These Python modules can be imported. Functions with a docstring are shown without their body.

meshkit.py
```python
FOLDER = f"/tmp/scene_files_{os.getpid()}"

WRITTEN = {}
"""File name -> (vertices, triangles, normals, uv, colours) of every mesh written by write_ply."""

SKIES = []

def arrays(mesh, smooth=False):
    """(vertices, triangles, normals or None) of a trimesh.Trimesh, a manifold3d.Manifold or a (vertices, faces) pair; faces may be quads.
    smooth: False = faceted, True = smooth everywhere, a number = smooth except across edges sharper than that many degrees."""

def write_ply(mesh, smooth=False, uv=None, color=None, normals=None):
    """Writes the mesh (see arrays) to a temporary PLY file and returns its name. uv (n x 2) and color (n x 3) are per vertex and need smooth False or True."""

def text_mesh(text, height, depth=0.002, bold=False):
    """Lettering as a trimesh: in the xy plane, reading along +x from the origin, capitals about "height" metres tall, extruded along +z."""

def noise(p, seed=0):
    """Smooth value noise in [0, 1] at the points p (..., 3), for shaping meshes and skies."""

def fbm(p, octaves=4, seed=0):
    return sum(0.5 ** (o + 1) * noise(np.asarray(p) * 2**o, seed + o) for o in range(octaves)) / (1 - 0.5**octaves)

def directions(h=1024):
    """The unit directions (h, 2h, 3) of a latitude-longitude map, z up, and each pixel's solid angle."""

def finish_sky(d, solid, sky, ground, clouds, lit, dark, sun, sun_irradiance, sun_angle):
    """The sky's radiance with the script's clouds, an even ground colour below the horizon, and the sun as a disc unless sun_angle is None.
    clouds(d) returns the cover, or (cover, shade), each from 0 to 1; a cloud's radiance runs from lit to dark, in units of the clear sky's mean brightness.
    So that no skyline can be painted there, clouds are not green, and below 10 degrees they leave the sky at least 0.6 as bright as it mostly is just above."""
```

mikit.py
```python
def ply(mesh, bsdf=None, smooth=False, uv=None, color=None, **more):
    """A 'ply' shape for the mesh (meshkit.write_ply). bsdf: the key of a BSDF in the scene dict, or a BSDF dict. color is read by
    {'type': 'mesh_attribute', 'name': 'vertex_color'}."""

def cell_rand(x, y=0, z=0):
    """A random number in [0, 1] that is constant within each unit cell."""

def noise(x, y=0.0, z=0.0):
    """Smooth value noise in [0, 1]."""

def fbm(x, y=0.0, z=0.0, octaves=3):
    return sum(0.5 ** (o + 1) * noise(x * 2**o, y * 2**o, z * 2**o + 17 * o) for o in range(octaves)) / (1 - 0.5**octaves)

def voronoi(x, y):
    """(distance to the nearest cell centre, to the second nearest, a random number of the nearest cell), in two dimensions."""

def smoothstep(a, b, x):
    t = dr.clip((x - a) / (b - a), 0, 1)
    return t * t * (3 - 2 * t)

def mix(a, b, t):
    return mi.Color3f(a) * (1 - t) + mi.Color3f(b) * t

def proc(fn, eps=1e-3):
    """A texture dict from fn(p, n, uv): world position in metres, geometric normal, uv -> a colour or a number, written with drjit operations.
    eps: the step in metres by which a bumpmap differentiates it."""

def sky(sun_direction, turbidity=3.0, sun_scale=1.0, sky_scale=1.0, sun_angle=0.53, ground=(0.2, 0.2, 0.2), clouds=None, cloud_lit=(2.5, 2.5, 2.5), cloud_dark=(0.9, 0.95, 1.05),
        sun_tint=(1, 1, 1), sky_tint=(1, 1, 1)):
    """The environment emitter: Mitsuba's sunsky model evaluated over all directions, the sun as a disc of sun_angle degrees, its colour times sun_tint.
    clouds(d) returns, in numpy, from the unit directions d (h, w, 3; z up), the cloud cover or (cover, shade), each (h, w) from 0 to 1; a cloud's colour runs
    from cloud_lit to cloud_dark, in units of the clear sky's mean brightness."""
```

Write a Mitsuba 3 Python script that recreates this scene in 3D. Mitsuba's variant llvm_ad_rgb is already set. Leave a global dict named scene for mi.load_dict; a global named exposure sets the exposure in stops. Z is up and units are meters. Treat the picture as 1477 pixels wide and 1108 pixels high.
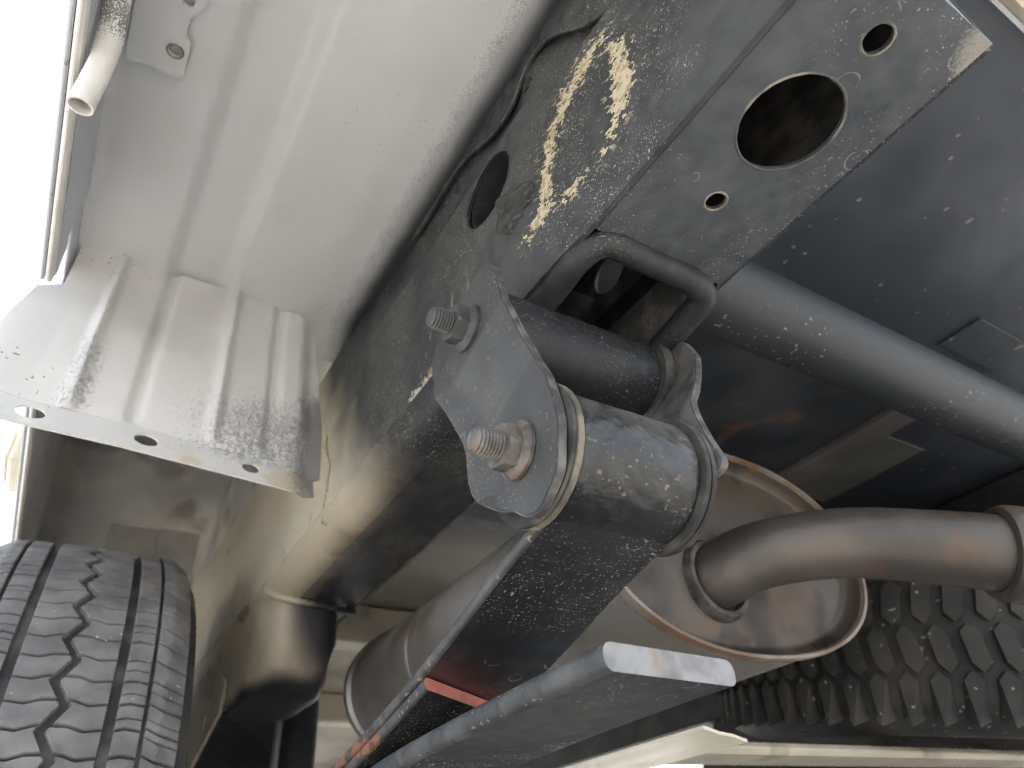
import math, random
import numpy as np, trimesh, drjit as dr, mitsuba as mi, mikit, meshkit
import manifold3d as m3
from shapely.geometry import Polygon, Point, LineString, box as sbox
from mikit import voronoi, smoothstep, mix, proc

# ------------------------------------------------------------------ camera, sky, exposure
# vehicle axes: x to the vehicle's right, y forward, z up; the camera stands 0.30 m above the ground
H = 0.30
T = mi.ScalarTransform4f
FW, UP = np.array([.45757, .66162, .59404]), np.array([-.25909, -.53988, .80087])
scene, labels = {}, {}
scene['camera'] = {'type': 'thinlens', 'fov': 72.9, 'fov_axis': 'x', 'aperture_radius': 0.0011, 'focus_distance': 0.325,
                   'near_clip': 0.01, 'far_clip': 500.0,
                   'to_world': T().look_at(origin=[0, 0, H], target=(np.array([0, 0, H]) + FW).tolist(), up=UP.tolist())}
def cover(d):
    n = meshkit.fbm(d * np.array([2.0, 2.0, 5.0]) + 3.0, 4, 5)
    return np.clip(.78 + 1.0 * (n - .5), 0, 1), np.clip((n - .55) * 1.2, 0, .5)
scene['sky'] = mikit.sky([.02, -.07, .997], turbidity=3, clouds=cover, cloud_lit=(2.15, 2.3, 2.55), cloud_dark=(1.3, 1.4, 1.65), sun_tint=(.94, 1.0, 1.08))
exposure = 3.15

# ------------------------------------------------------------------ materials
def V(p): return p.x, p.y, p.z - H
def C(*c): return mi.Color3f(*c)
# noise from two small random lattices made here (value noise, and three octaves of it), read with smooth interpolation
_rs = np.random.RandomState(11)
_N1, _N3 = 64, 96
_l1 = _rs.rand(_N1, _N1, _N1).astype(np.float32)
def _oct(c):
    from scipy.ndimage import zoom
    r = _rs.rand(c, c, c); r = np.pad(r, ((0, 1),) * 3, mode='wrap')
    i = np.arange(_N3) * c / _N3; a = i.astype(int); t = i - a; t = t * t * (3 - 2 * t)
    for ax in range(3):
        sh_ = [1, 1, 1]; sh_[ax] = _N3; w_ = t.reshape(sh_)
        r = np.take(r, a, ax) * (1 - w_) + np.take(r, a + 1, ax) * w_
    return r
_l3 = ((4 * _oct(24) + 2 * _oct(48) + _oct(96)) / 7).astype(np.float32)
LAT1, LAT3 = mi.Float(_l1.ravel()), mi.Float(_l3.ravel())
dr.eval(LAT1, LAT3)
def _look(tab, n, x, y, z, smooth_):
    q = [mi.Float(x), mi.Float(y), mi.Float(z)]; fl_ = [dr.floor(v) for v in q]; t = [v - w for v, w in zip(q, fl_)]
    if smooth_: t = [v * v * (3 - 2 * v) for v in t]
    i0 = []
    for w in fl_:
        w = mi.Int32(w + 40 * n); i0.append((w % n, (w + 1) % n))
    xs, ys, zs = [v * (n * n) for v in i0[0]], [v * n for v in i0[1]], i0[2]
    def g(a, b, c): return dr.gather(mi.Float, tab, mi.UInt32(xs[a] + ys[b] + zs[c]))
    def e(b, c): return dr.lerp(g(0, b, c), g(1, b, c), t[0])
    return dr.lerp(dr.lerp(e(0, 0), e(1, 0), t[1]), dr.lerp(e(0, 1), e(1, 1), t[1]), t[2])
def noise(x, y=0.0, z=0.0): return _look(LAT1, _N1, x, y, z, True)
def n3(p, s, o=0.0): return _look(LAT1, _N1, p.x * s + o, p.y * s + o, p.z * s + o, True)
def f3(p, s, oc=3, o=0.0): return _look(LAT3, _N3, 4 * (p.x * s + o), 4 * (p.y * s + o), 4 * (p.z * s + o), False)
def segdist(a, b, pts, w):
    """smallest (distance to polyline - local width)"""
    best = mi.Float(9)
    for (p, q, wp, wq) in zip(pts[:-1], pts[1:], w[:-1], w[1:]):
        dx, dy = q[0] - p[0], q[1] - p[1]
        t = dr.clip(((a - p[0]) * dx + (b - p[1]) * dy) / (dx * dx + dy * dy), 0, 1)
        best = dr.minimum(best, dr.sqrt(dr.square(a - p[0] - t * dx) + dr.square(b - p[1] - t * dy)) - (wp + (wq - wp) * t))
    return best

def specks(p, amt=.5):
    area = f3(p, 22, 3, 4.0)
    fine = smoothstep(.76, .88, n3(p, 1300, 1.0)) * smoothstep(.42, .64, area)
    mid = smoothstep(.87, .92, n3(p, 640, 7.0)) * smoothstep(.48, .62, area)
    return dr.maximum(fine * .7, mid) * amt

def paint(dark=(.014, .016, .019), dust=(.052, .054, .055), lo=.35, hi=.78, sp=.7, rings=False):
    def fn(p, n, uv):
        d = f3(p, 17, 4) * .6 + f3(p, 130, 2, 3.0) * .4
        c = mix(dark, dust, smoothstep(lo, hi, d))
        c = mix(c, (.36, .33, .26), specks(p, sp))
        if rings:
            d1, d2, w = voronoi(p.x * 62, p.y * 62)
            r = .10 + 2.2 * (w - .86)
            ring = smoothstep(.035, .012, dr.abs(d1 - r + .05 * (n3(p, 160) - .5))) * smoothstep(.86, .88, w) * smoothstep(.35, .75, n3(p, 260, 5.0))
            c = mix(c, (.22, .21, .18), ring * .55)
            cd = dr.sqrt(dr.square(p.x - .262) + dr.square(p.y - .012))
            c = mix(c, (.30, .285, .255), smoothstep(-.05, .5, smoothstep(.030, .002, cd) - n3(p, 1100, 6.0) * .35 - f3(p, 110, 3, 6.0) * .5) * .75)
        return c
    return proc(fn)

def bump(inner, fn, scale, eps=4e-4):
    return {'type': 'bumpmap', 'arbitrary': proc(fn, eps), 'scale': scale, 'bsdf': inner}
def pr(color, rough, metallic=0.0, spec=.5, **k):
    d = {'type': 'principled', 'base_color': color if isinstance(color, dict) else {'type': 'rgb', 'value': list(color)},
         'roughness': rough, 'metallic': metallic, 'specular': spec}
    d.update(k); return d
def two(b): return {'type': 'twosided', 'bsdf': b}
def pebble(p, n, uv): return 1.6 * f3(p, 230, 2)
def orange(p, n, uv): return f3(p, 150, 2)
def dents(p, n, uv): return f3(p, 24, 2)

# rail side: black over beige, wax patch, streaks of tan dirt
WAX_L = [(.124, .384), (.138, .384), (.158, .376), (.177, .364), (.189, .342), (.193, .322), (.197, .306), (.206, .302), (.216, .303)]
WAX_LW = [.004, .0095, .0105, .009, .0062, .0085, .0105, .0055, .0025]
WAX_R = [(.128, .384), (.119, .366), (.118, .346), (.122, .328), (.130, .314), (.146, .300)]
WAX_RW = [.006, .0065, .0095, .0120, .0085, .004]
WAX_B = [(.132, .312), (.148, .296), (.170, .300), (.188, .306)]
WAX_BW = [.001, .0025, .0075, .009]
def side_fn(p, n, uv):
    x, y, z = V(p)
    d = f3(p, 17, 4) * .6 + f3(p, 130, 2, 3.0) * .4
    c = mix((.022, .025, .029), (.058, .061, .062), smoothstep(.3, .75, d))
    e = y - (.455 + (z - .27) * .75) + .05 * (f3(p, 30, 3) - .5)
    beige = smoothstep(-.045, .07, e)
    be = mix((.50, .46, .36), (.42, .38, .30), smoothstep(.4, .75, f3(p, 11, 4)))
    be = mix(be, (.22, .19, .16), smoothstep(.66, .8, f3(p, 40, 3, 8.0)) * .4)
    c = mix(c, be, beige)
    c = mix(c, (.40, .37, .29), specks(p, .75) * (1 - beige))
    wl = dr.minimum(dr.minimum(segdist(y, z, WAX_L, WAX_LW), segdist(y, z, WAX_R, WAX_RW) + .001), segdist(y, z, WAX_B, WAX_BW) + .004)
    fl = noise(y * 230 + z * 150, z * 470 - y * 300, 3.0) * .5 + .3 * noise(y * 640 + z * 260, z * 900 - y * 400, 5.0) + .2 * n3(p, 1300, 9.0)
    fn_ = dr.clip((fl - .22) / .56, 0, 1)
    cov = smoothstep(.005, -.008, wl + .008 * (f3(p, 90, 3, 6.0) - .5))
    w = smoothstep(.0, .12, cov * .84 - fn_)
    w = dr.maximum(w, smoothstep(.012, .0, wl) * smoothstep(.78, .86, 1 - fn_) * .7)
    c = mix(c, mix((.46, .40, .275), (.30, .25, .155), smoothstep(.4, .7, n3(p, 500, 2.0))), w)
    # scraped tan streaks round the upper shackle bolt
    st = noise(y * 420, z * 90 + y * 30, 8.0)
    reg = smoothstep(.055, .0, dr.abs(y - .315)) * smoothstep(.36, .31, z)
    c = mix(c, (.42, .39, .32), smoothstep(.05, .2, smoothstep(.030, .004, dr.sqrt(dr.square((y - .362) * .7) + dr.square(z - .283))) - n3(p, 420, 5.0)) * .8)
    c = mix(c, (.36, .29, .19), smoothstep(.66, .74, st) * reg * smoothstep(.42, .6, f3(p, 60, 2, 3.0)) * .8)
    return c
scene['rail_side_paint'] = two(bump(pr(proc(side_fn), .46, 0, .45), pebble, .00022))

def railbot_fn(p, n, uv):
    x, y, z = V(p)
    d = f3(p, 17, 4) * .6 + f3(p, 130, 2, 3.0) * .4
    c = mix((.013, .015, .018), (.045, .044, .041), smoothstep(.35, .78, d))
    e = smoothstep(.40, .52, y + .06 * (f3(p, 14, 3) - .5)) * smoothstep(.034, -.004, x - .172 - .02 * (f3(p, 22, 3, 5.0) - .4) - .016 * smoothstep(.45, .9, y))
    c = mix(c, (.40, .35, .26), e)
    c = mix(c, (.07, .045, .035), smoothstep(.55, .7, f3(p, 18, 3, 2.0)) * .6)
    return mix(c, (.36, .33, .26), specks(p, .7))
scene['rail_bottom_paint'] = two(bump(pr(proc(railbot_fn), .42, 0, .5), pebble, .0002))

scene['black_paint'] = two(bump(pr(paint(), .34, 0, .5), pebble, .0002))
scene['hazed_dusty_black'] = two(bump(pr(paint((.034, .040, .047), (.082, .088, .093), .3, .75, .9, True), .45, 0, .5), pebble, .0002))  # dusty paint, lifted and blued to take in some glare haze
scene['dull_black'] = two(bump(pr(paint((.012, .014, .017), (.034, .035, .036), .35, .8, .35), .55, 0, .4), orange, .0005))
scene['leaf_black'] = two(bump(pr(paint((.012, .013, .015), (.040, .040, .038), .42, .8, .9, True), .55, 0, .35), pebble, .00012))
def plate_fn(p, n, uv):
    c = mix((.042, .043, .043), (.066, .067, .065), smoothstep(.3, .75, f3(p, 35, 4)))
    sc = smoothstep(.84, .9, noise(p.y * 900, p.z * 240, p.x * 50))
    return mix(c, (.36, .33, .26), dr.maximum(specks(p, .5) * .7, sc * .12))
scene['shackle_paint'] = two(bump(pr(proc(plate_fn), .5, 0, .4), orange, .0001))
def shedge_fn(p, n, uv):
    c = mix((.06, .06, .06), (.135, .13, .115), smoothstep(.35, .7, f3(p, 160, 3)))
    return mix(c, (.045, .045, .045), smoothstep(.55, .7, f3(p, 200, 3, 4.0)) * .7)
scene['inner_plate_paint'] = two(bump(pr(proc(lambda p, n, uv: mix(mix((.045, .046, .046), (.115, .11, .10), smoothstep(.3, .72, f3(p, 90, 4))), (.04, .04, .04), smoothstep(.6, .75, f3(p, 300, 2, 4.0)) * .6)), .55, 0, .4), pebble, .0003))
scene['worn_edge'] = two(bump(pr(proc(shedge_fn), .55, .2, .4), pebble, .0003))
def eye_fn(p, n, uv):
    x, y, z = V(p)
    up = f3(p, 40, 4)
    c = mix((.010, .011, .012), (.095, .093, .087), smoothstep(.30, .68, up * .6 + .4 * f3(p, 150, 3, 3.0)) * smoothstep(.132, .180, z + .012 * (f3(p, 60, 3, 2.0) - .5)) + .06)  # worn mottle; skylit top and dark underside are put into the colour
    c = mix(c, (.24, .23, .2), smoothstep(.78, .9, n3(p, 620, 3.0)) * .4 * smoothstep(.4, .6, f3(p, 50, 2, 7.0)))
    c = mix(c, (.33, .31, .26), specks(p, .38))
    return c
def eye_bump(p, n, uv): return 1.6 * f3(p, 150, 3)
scene['eye_paint'] = two(bump(pr(proc(eye_fn), .34, 0, .5), eye_bump, .0011))
scene['rubber_tan'] = two(bump(pr(proc(lambda p, n, uv: mix((.09, .084, .07), (.20, .18, .14), smoothstep(.3, .7, f3(p, 150, 3)))), .75, 0, .2), pebble, .0003))
scene['rubber_dark'] = two(bump(pr(proc(lambda p, n, uv: mix((.03, .03, .03), (.10, .095, .085), smoothstep(.35, .75, f3(p, 90, 3)))), .7, 0, .25), pebble, .0003))
def bolt_fn(p, n, uv):
    c = mix((.085, .085, .083), (.17, .16, .145), smoothstep(.3, .7, f3(p, 160, 3)))
    return mix(c, (.15, .10, .075), smoothstep(.5, .64, f3(p, 180, 3, 9.0)) * .5)
scene['bolt_steel'] = two(bump(pr(proc(bolt_fn), .5, .35, .5), pebble, .0003))
def nutr_fn(p, n, uv):
    c = mix((.08, .072, .066), (.16, .145, .125), smoothstep(.3, .7, f3(p, 200, 3)))
    return mix(c, (.12, .075, .056), smoothstep(.52, .66, f3(p, 210, 3, 9.0)) * .55)
scene['rusty_nut_steel'] = two(bump(pr(proc(nutr_fn), .55, .35, .5), pebble, .0004))
scene['dark_nut_steel'] = two(bump(pr(paint((.022, .024, .027), (.065, .065, .062), .35, .7, .6), .42, .05, .5), pebble, .0003))
def leafend_fn(p, n, uv):
    c = mix((.12, .12, .12), (.23, .23, .226), smoothstep(.3, .7, f3(p, 120, 3)))
    c = mix(c, (.16, .15, .14), smoothstep(.58, .72, f3(p, 170, 3, 3.0)) * .6)
    return mix(c, (.20, .14, .08), smoothstep(.60, .76, f3(p, 130, 3, 12.0)) * .6)
scene['bare_steel_paint'] = two(bump(pr(proc(leafend_fn), .5, 0, .5), pebble, .0003))
def leafside_fn(p, n, uv):
    x, y, z = V(p)
    c = mix((.032, .036, .040), (.075, .076, .076), smoothstep(.3, .7, f3(p, 60, 4)))
    c = mix(c, (.30, .26, .17), smoothstep(.80, .9, n3(p, 520, 5.0)) * smoothstep(.42, .6, f3(p, 40, 3, 1.0)) * .6)
    c = mix(c, (.24, .10, .055), smoothstep(.35, .40, y + .06 * (f3(p, 60, 3, 2.0) - .5)) * smoothstep(.50, .60, f3(p, 70, 3, 6.0)) * smoothstep(.095, .085, z) * smoothstep(.069, .0705, z) * .8)
    return mix(c, (.03, .03, .03), smoothstep(.58, .72, f3(p, 260, 3, 8.0)) * .6)
scene['leaf_edge_paint'] = two(bump(pr(proc(leafside_fn), .5, .15, .5), pebble, .0004))
def leaf1_fn(p, n, uv):
    x, y, z = V(p)
    d = f3(p, 17, 4) * .6 + f3(p, 130, 2, 3.0) * .4
    c = mix((.015, .017, .020), (.05, .05, .048), smoothstep(.42, .8, d))
    c = mix(c, (.022, .024, .025), smoothstep(.245, .21, y) * .8)
    d1, d2, w = voronoi(p.x * 62, p.y * 62)
    ring = smoothstep(.04, .012, dr.abs(d1 - .10 - 2.0 * (w - .84) + .06 * (n3(p, 170) - .5))) * smoothstep(.84, .86, w) * smoothstep(.35, .7, n3(p, 300, 5.0))
    c = mix(c, (.24, .23, .2), ring * .6)
    c = mix(c, (.34, .31, .25), specks(p, .9))
    red = smoothstep(.292, .350, y - .35 * (x - .17) + .02 * (f3(p, 70, 3) - .5))
    return mix(c, (.075, .034, .03), red * .7)
scene['leaf_underside_paint'] = two(bump(pr(proc(leaf1_fn), .38, 0, .5), pebble, .0003))
scene['red_primer'] = two(bump(pr(proc(lambda p, n, uv: mix((.40, .13, .09), (.24, .09, .07), smoothstep(.4, .7, f3(p, 160, 3)))), .55, 0, .4), pebble, .0004))

def panel_fn(p, n, uv):
    x, y, z = V(p)
    c = mix((.555, .56, .56), (.50, .505, .50), smoothstep(.3, .7, f3(p, 5, 3)))
    ar = f3(p, 11, 3, 6.0)
    c = mix(c, (.25, .24, .21), smoothstep(.89, .93, n3(p, 560, 2.0)) * smoothstep(.50, .62, ar) * .7)
    c = mix(c, (.42, .40, .36), smoothstep(.45, .7, f3(p, 30, 3, 9.0)) * .18)
    e = x - .158 + .004 * (f3(p, 40, 3) - .5) - .06 * smoothstep(.5, .72, y) - .01 * smoothstep(.16, .05, y)
    o = smoothstep(-.013, .012, e)
    dots = smoothstep(.0, .3, smoothstep(-.035, .014, e) - n3(p, 2000, 4.0) * .95)
    o = dr.maximum(o, dots * .5)
    return mix(c, (.028, .030, .033), o)
scene['panel_paint'] = two(bump(pr(proc(panel_fn), .42, 0, .5), dents, .0006))
def flange_shade_fn(p, n, uv):
    c = mix((.40, .41, .44), (.35, .36, .39), smoothstep(.35, .7, f3(p, 9, 3)))  # darker blue-grey than the panel: shade on the inner face put into the colour
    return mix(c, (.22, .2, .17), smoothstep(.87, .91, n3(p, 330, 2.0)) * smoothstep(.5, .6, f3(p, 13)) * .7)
scene['flange_shade_paint'] = two(pr(proc(flange_shade_fn), .4, 0, .5))
def brk_fn(p, n, uv):
    x, y, z = V(p)
    c = mix((.585, .58, .56), (.48, .47, .45), smoothstep(.35, .7, f3(p, 14, 4)))
    # thin black overspray, heavier low down and towards the right end
    a = smoothstep(.02, .15, x + .05) * smoothstep(.40, .31, z + .0 * x) * smoothstep(.262, .30, z + .02 * f3(p, 30, 2))
    a = dr.maximum(a * .55, smoothstep(.02, .004, dr.abs(x + .036)) * smoothstep(.42, .34, z) * smoothstep(.285, .30, z) * .45)  # shade along the first rib, stippled into the colour
    a = dr.maximum(a, .9 * smoothstep(.095, .145, x + .02 * (f3(p, 40, 3) - .5)) * smoothstep(.425, .33, z))
    g = n3(p, 1900) * .7 + .3 * n3(p, 610, 4.0)
    c = mix(c, (.06, .06, .065), smoothstep(.0, .3, a * 1.0 - g * .95 + .12) * .74 * smoothstep(.0, .25, a))
    c = mix(c, (.48, .38, .22), smoothstep(.284, .272, z) * smoothstep(.45, .62, f3(p, 45, 3, 3.0)) * .55)
    c = mix(c, (.20, .16, .12), smoothstep(.87, .91, n3(p, 330, 2.0)) * smoothstep(.5, .62, f3(p, 13)) * .8)
    return c
scene['bracket_paint'] = two(bump(pr(proc(brk_fn), .45, 0, .5), pebble, .0001))
def pipe_fn(p, n, uv):
    x, y, z = V(p)
    c = mix((.60, .585, .55), (.50, .48, .44), smoothstep(.35, .7, f3(p, 40, 3)))
    g = n3(p, 1900, 3.0)
    return mix(c, (.07, .07, .075), smoothstep(.0, .2, smoothstep(.022, .0, dr.abs(z - .390)) * .75 - g * .95) * .8)
scene['pipe_paint'] = two(bump(pr(proc(pipe_fn), .45, 0, .5), pebble, .00015))
def arch_fn(p, n, uv):
    x, y, z = V(p)
    c = mix((.66, .64, .58), (.44, .43, .415), smoothstep(.36, .62, f3(p, 9, 4)))
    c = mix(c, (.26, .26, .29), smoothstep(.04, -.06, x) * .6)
    c = mix(c, (.46, .43, .36), smoothstep(.58, .66, f3(p, 15, 3, 11.0)) * .8)
    return mix(c, (.20, .17, .15), smoothstep(.56, .7, f3(p, 16, 3, 5.0)) * .6)
scene['arch_paint'] = two(bump(pr(proc(arch_fn), .6, 0, .35), dents, .002))
def beige_fn(p, n, uv):
    c = mix((.50, .45, .35), (.38, .34, .27), smoothstep(.35, .7, f3(p, 12, 4)))
    return mix(c, (.12, .10, .085), smoothstep(.6, .75, f3(p, 24, 3, 5.0)) * .5)
scene['beige_paint'] = two(bump(pr(proc(beige_fn), .5, 0, .4), dents, .001))
def cup_fn(p, n, uv):
    x, y, z = V(p)
    c = mix((.42, .37, .28), (.20, .15, .12), smoothstep(.18, .235, x + .03 * (f3(p, 20, 3) - .5)))  # lit left flank, shaded right side and base are mixed into the colour
    c = mix(c, (.02, .02, .022), smoothstep(.203, .188, z + .014 * (f3(p, 30, 3, 3.0) - .5)))
    c = mix(c, (.02, .02, .022), smoothstep(.222, .252, x + .02 * (f3(p, 25, 3, 8.0) - .5)))
    return mix(c, (.02, .02, .022), smoothstep(.725, .700, y + .5 * (.2 - x)) * smoothstep(.175, .19, x))
scene['cup_paint'] = two(bump(pr(proc(cup_fn), .5, 0, .4), dents, .001))
def floor_fn(p, n, uv):
    x, y, z = V(p)
    c = mix((.032, .039, .050), (.060, .069, .083), smoothstep(.3, .7, f3(p, 9, 4)))  # blue tint of glare haze mixed into the dark undercoat
    c = mix(c, (.30, .29, .26), smoothstep(.89, .92, n3(p, 120, 2.0)) * .5)
    b = mix((.30, .265, .20), (.19, .165, .13), smoothstep(.4, .65, f3(p, 7, 3, 3.0)))
    return mix(c, b, smoothstep(.86, .96, y + .04 * (f3(p, 9, 2) - .5)))
scene['floor_paint'] = two(bump(pr(proc(floor_fn), .5, 0, .45), dents, .002))
def shield_fn(p, n, uv):
    c = mix((.022, .027, .033), (.05, .055, .06), smoothstep(.35, .7, f3(p, 14, 4)))
    return mix(c, (.26, .10, .045), smoothstep(.60, .72, f3(p, 24, 3, 21.0)) * .28)
scene['shield_paint'] = two(bump(pr(proc(shield_fn), .55, 0, .4), dents, .002))
scene['grey_member_paint'] = two(pr(proc(lambda p, n, uv: mix((.09, .098, .092), (.14, .146, .136), smoothstep(.3, .7, f3(p, 10, 3)))), .5, 0, .4))
scene['mauve_member_paint'] = two(pr(proc(lambda p, n, uv: mix((.10, .092, .09), (.16, .145, .138), smoothstep(.3, .7, f3(p, 12, 3)))), .5, 0, .4))
def tube_fn(p, n, uv):
    x, y, z = V(p)
    c = mix((.016, .019, .022), (.036, .040, .042), smoothstep(.3, .75, f3(p, 12, 3)))
    s = smoothstep(.86, .92, noise(p.x * 330, p.y * 420, p.z * 420)) * smoothstep(.305, .29, z) * smoothstep(.47, .56, f3(p, 13, 3, 4.0))
    c = mix(c, (.018, .022, .026), smoothstep(.30, .275, z + .01 * (f3(p, 30, 2) - .5)) * .8)
    return mix(c, (.32, .30, .26), s * .55)
scene['cross_tube_paint'] = two(pr(proc(tube_fn), .5, 0, .45))

def muf_fn(p, n, uv):
    x, y, z = V(p)
    c = mix((.34, .325, .30), (.21, .19, .165), smoothstep(.35, .7, f3(p, 11, 4)))
    return mix(c, (.16, .10, .07), smoothstep(.58, .75, f3(p, 20, 3, 5.0)) * .6)
scene['muffler_steel'] = two(bump(pr(proc(muf_fn), .42, .55, .5), dents, .0008))
def cap_fn(p, n, uv):
    x, y, z = V(p)
    c = mix((.028, .024, .021), (.085, .070, .056), smoothstep(.36, .62, f3(p, 24, 4)))
    c = mix(c, (.105, .068, .042), smoothstep(.50, .72, f3(p, 75, 3, 7.0)) * .6)
    o = smoothstep(.045, .02, dr.sqrt(dr.square(x - .480) + dr.square(z - .180)) + .03 * (f3(p, 30, 3, 3.0) - .5))  # orange spot of reflected light painted below the pipe
    return mix(c, (.17, .11, .07), o * .5)
scene['rusty_cap'] = two(bump(pr(proc(cap_fn), .5, .25, .5), dents, .0006))
scene['rim_rust'] = two(bump(pr(proc(lambda p, n, uv: mix((.16, .10, .065), (.25, .21, .17), smoothstep(.35, .65, f3(p, 30, 4)))), .5, .3, .5), pebble, .0003))
def tail_fn(p, n, uv):
    x, y, z = V(p)
    c = mix((.055, .048, .042), (.105, .090, .078), smoothstep(.3, .7, f3(p, 22, 4)))
    return mix(c, (.12, .07, .045), smoothstep(.5, .7, f3(p, 50, 3, 4.0)) * .5)
scene['tailpipe_steel'] = two(bump(pr(proc(tail_fn), .42, .45, .5), orange, .0002))

def tyre_fn(p, n, uv):
    c = mix((.13, .128, .130), (.215, .210, .205), smoothstep(.25, .75, f3(p, 60, 4)))
    c = mix(c, (.20, .19, .18), smoothstep(.70, .8, n3(p, 600, 2.0)) * .35)
    return mix(c, (.5, .49, .46), smoothstep(.90, .93, n3(p, 300, 5.0)) * smoothstep(.52, .6, f3(p, 20)) * .9)
scene['tread_rubber'] = two(bump(pr(proc(tyre_fn), .72, 0, .3), pebble, .0004))
scene['groove_rubber'] = two(pr(proc(lambda p, n, uv: mix((.045, .045, .046), (.11, .105, .095), smoothstep(.4, .75, f3(p, 50, 3)))), .8, 0, .25))
def wall_fn(p, n, uv):
    c = mix((.028, .030, .032), (.07, .068, .062), smoothstep(.3, .75, f3(p, 30, 4)))
    return mix(c, (.16, .12, .09), smoothstep(.58, .72, noise(p.x * 60, p.y * 20, p.z * 20)) * .6)
scene['sidewall_rubber'] = two(bump(pr(proc(wall_fn), .65, 0, .3), pebble, .0003))
def spare_fn(p, n, uv):
    c = mix((.028, .028, .027), (.055, .052, .046), smoothstep(.3, .7, f3(p, 22, 4)))
    return mix(c, (.4, .38, .34), smoothstep(.89, .92, n3(p, 200, 5.0)) * .6)
scene['spare_rubber'] = two(pr(proc(spare_fn), .65, 0, .3))
scene['spare_groove'] = two(pr((.02, .022, .024), .8, 0, .25))
scene['wheel_steel'] = two(pr((.25, .25, .25), .45, .5, .5))
def ground_fn(p, n, uv):
    c = mix((.385, .38, .37), (.30, .297, .29), smoothstep(.3, .7, f3(p, 1.3, 5)))
    return mix(c, (.18, .17, .16), smoothstep(.62, .75, f3(p, 6, 3, 3.0)) * .35)
scene['concrete'] = two(pr(proc(ground_fn), .85, 0, .2))
scene['cream_paint'] = two(pr(proc(lambda p, n, uv: mix((.66, .62, .50), (.55, .50, .38), smoothstep(.35, .7, f3(p, 12, 3)))), .35, 0, .5))
scene['sealant'] = two(bump(pr(paint((.016, .017, .018), (.05, .048, .044), .4, .8, .3), .3, 0, .5), eye_bump, .0008))
scene['rim_dust'] = two(bump(pr(proc(lambda p, n, uv: mix((.07, .07, .07), (.22, .20, .15), smoothstep(.44, .72, f3(p, 90, 3) + 6 * (p.y - .077) * 0))), .6, 0, .3), pebble, .0004))

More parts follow.
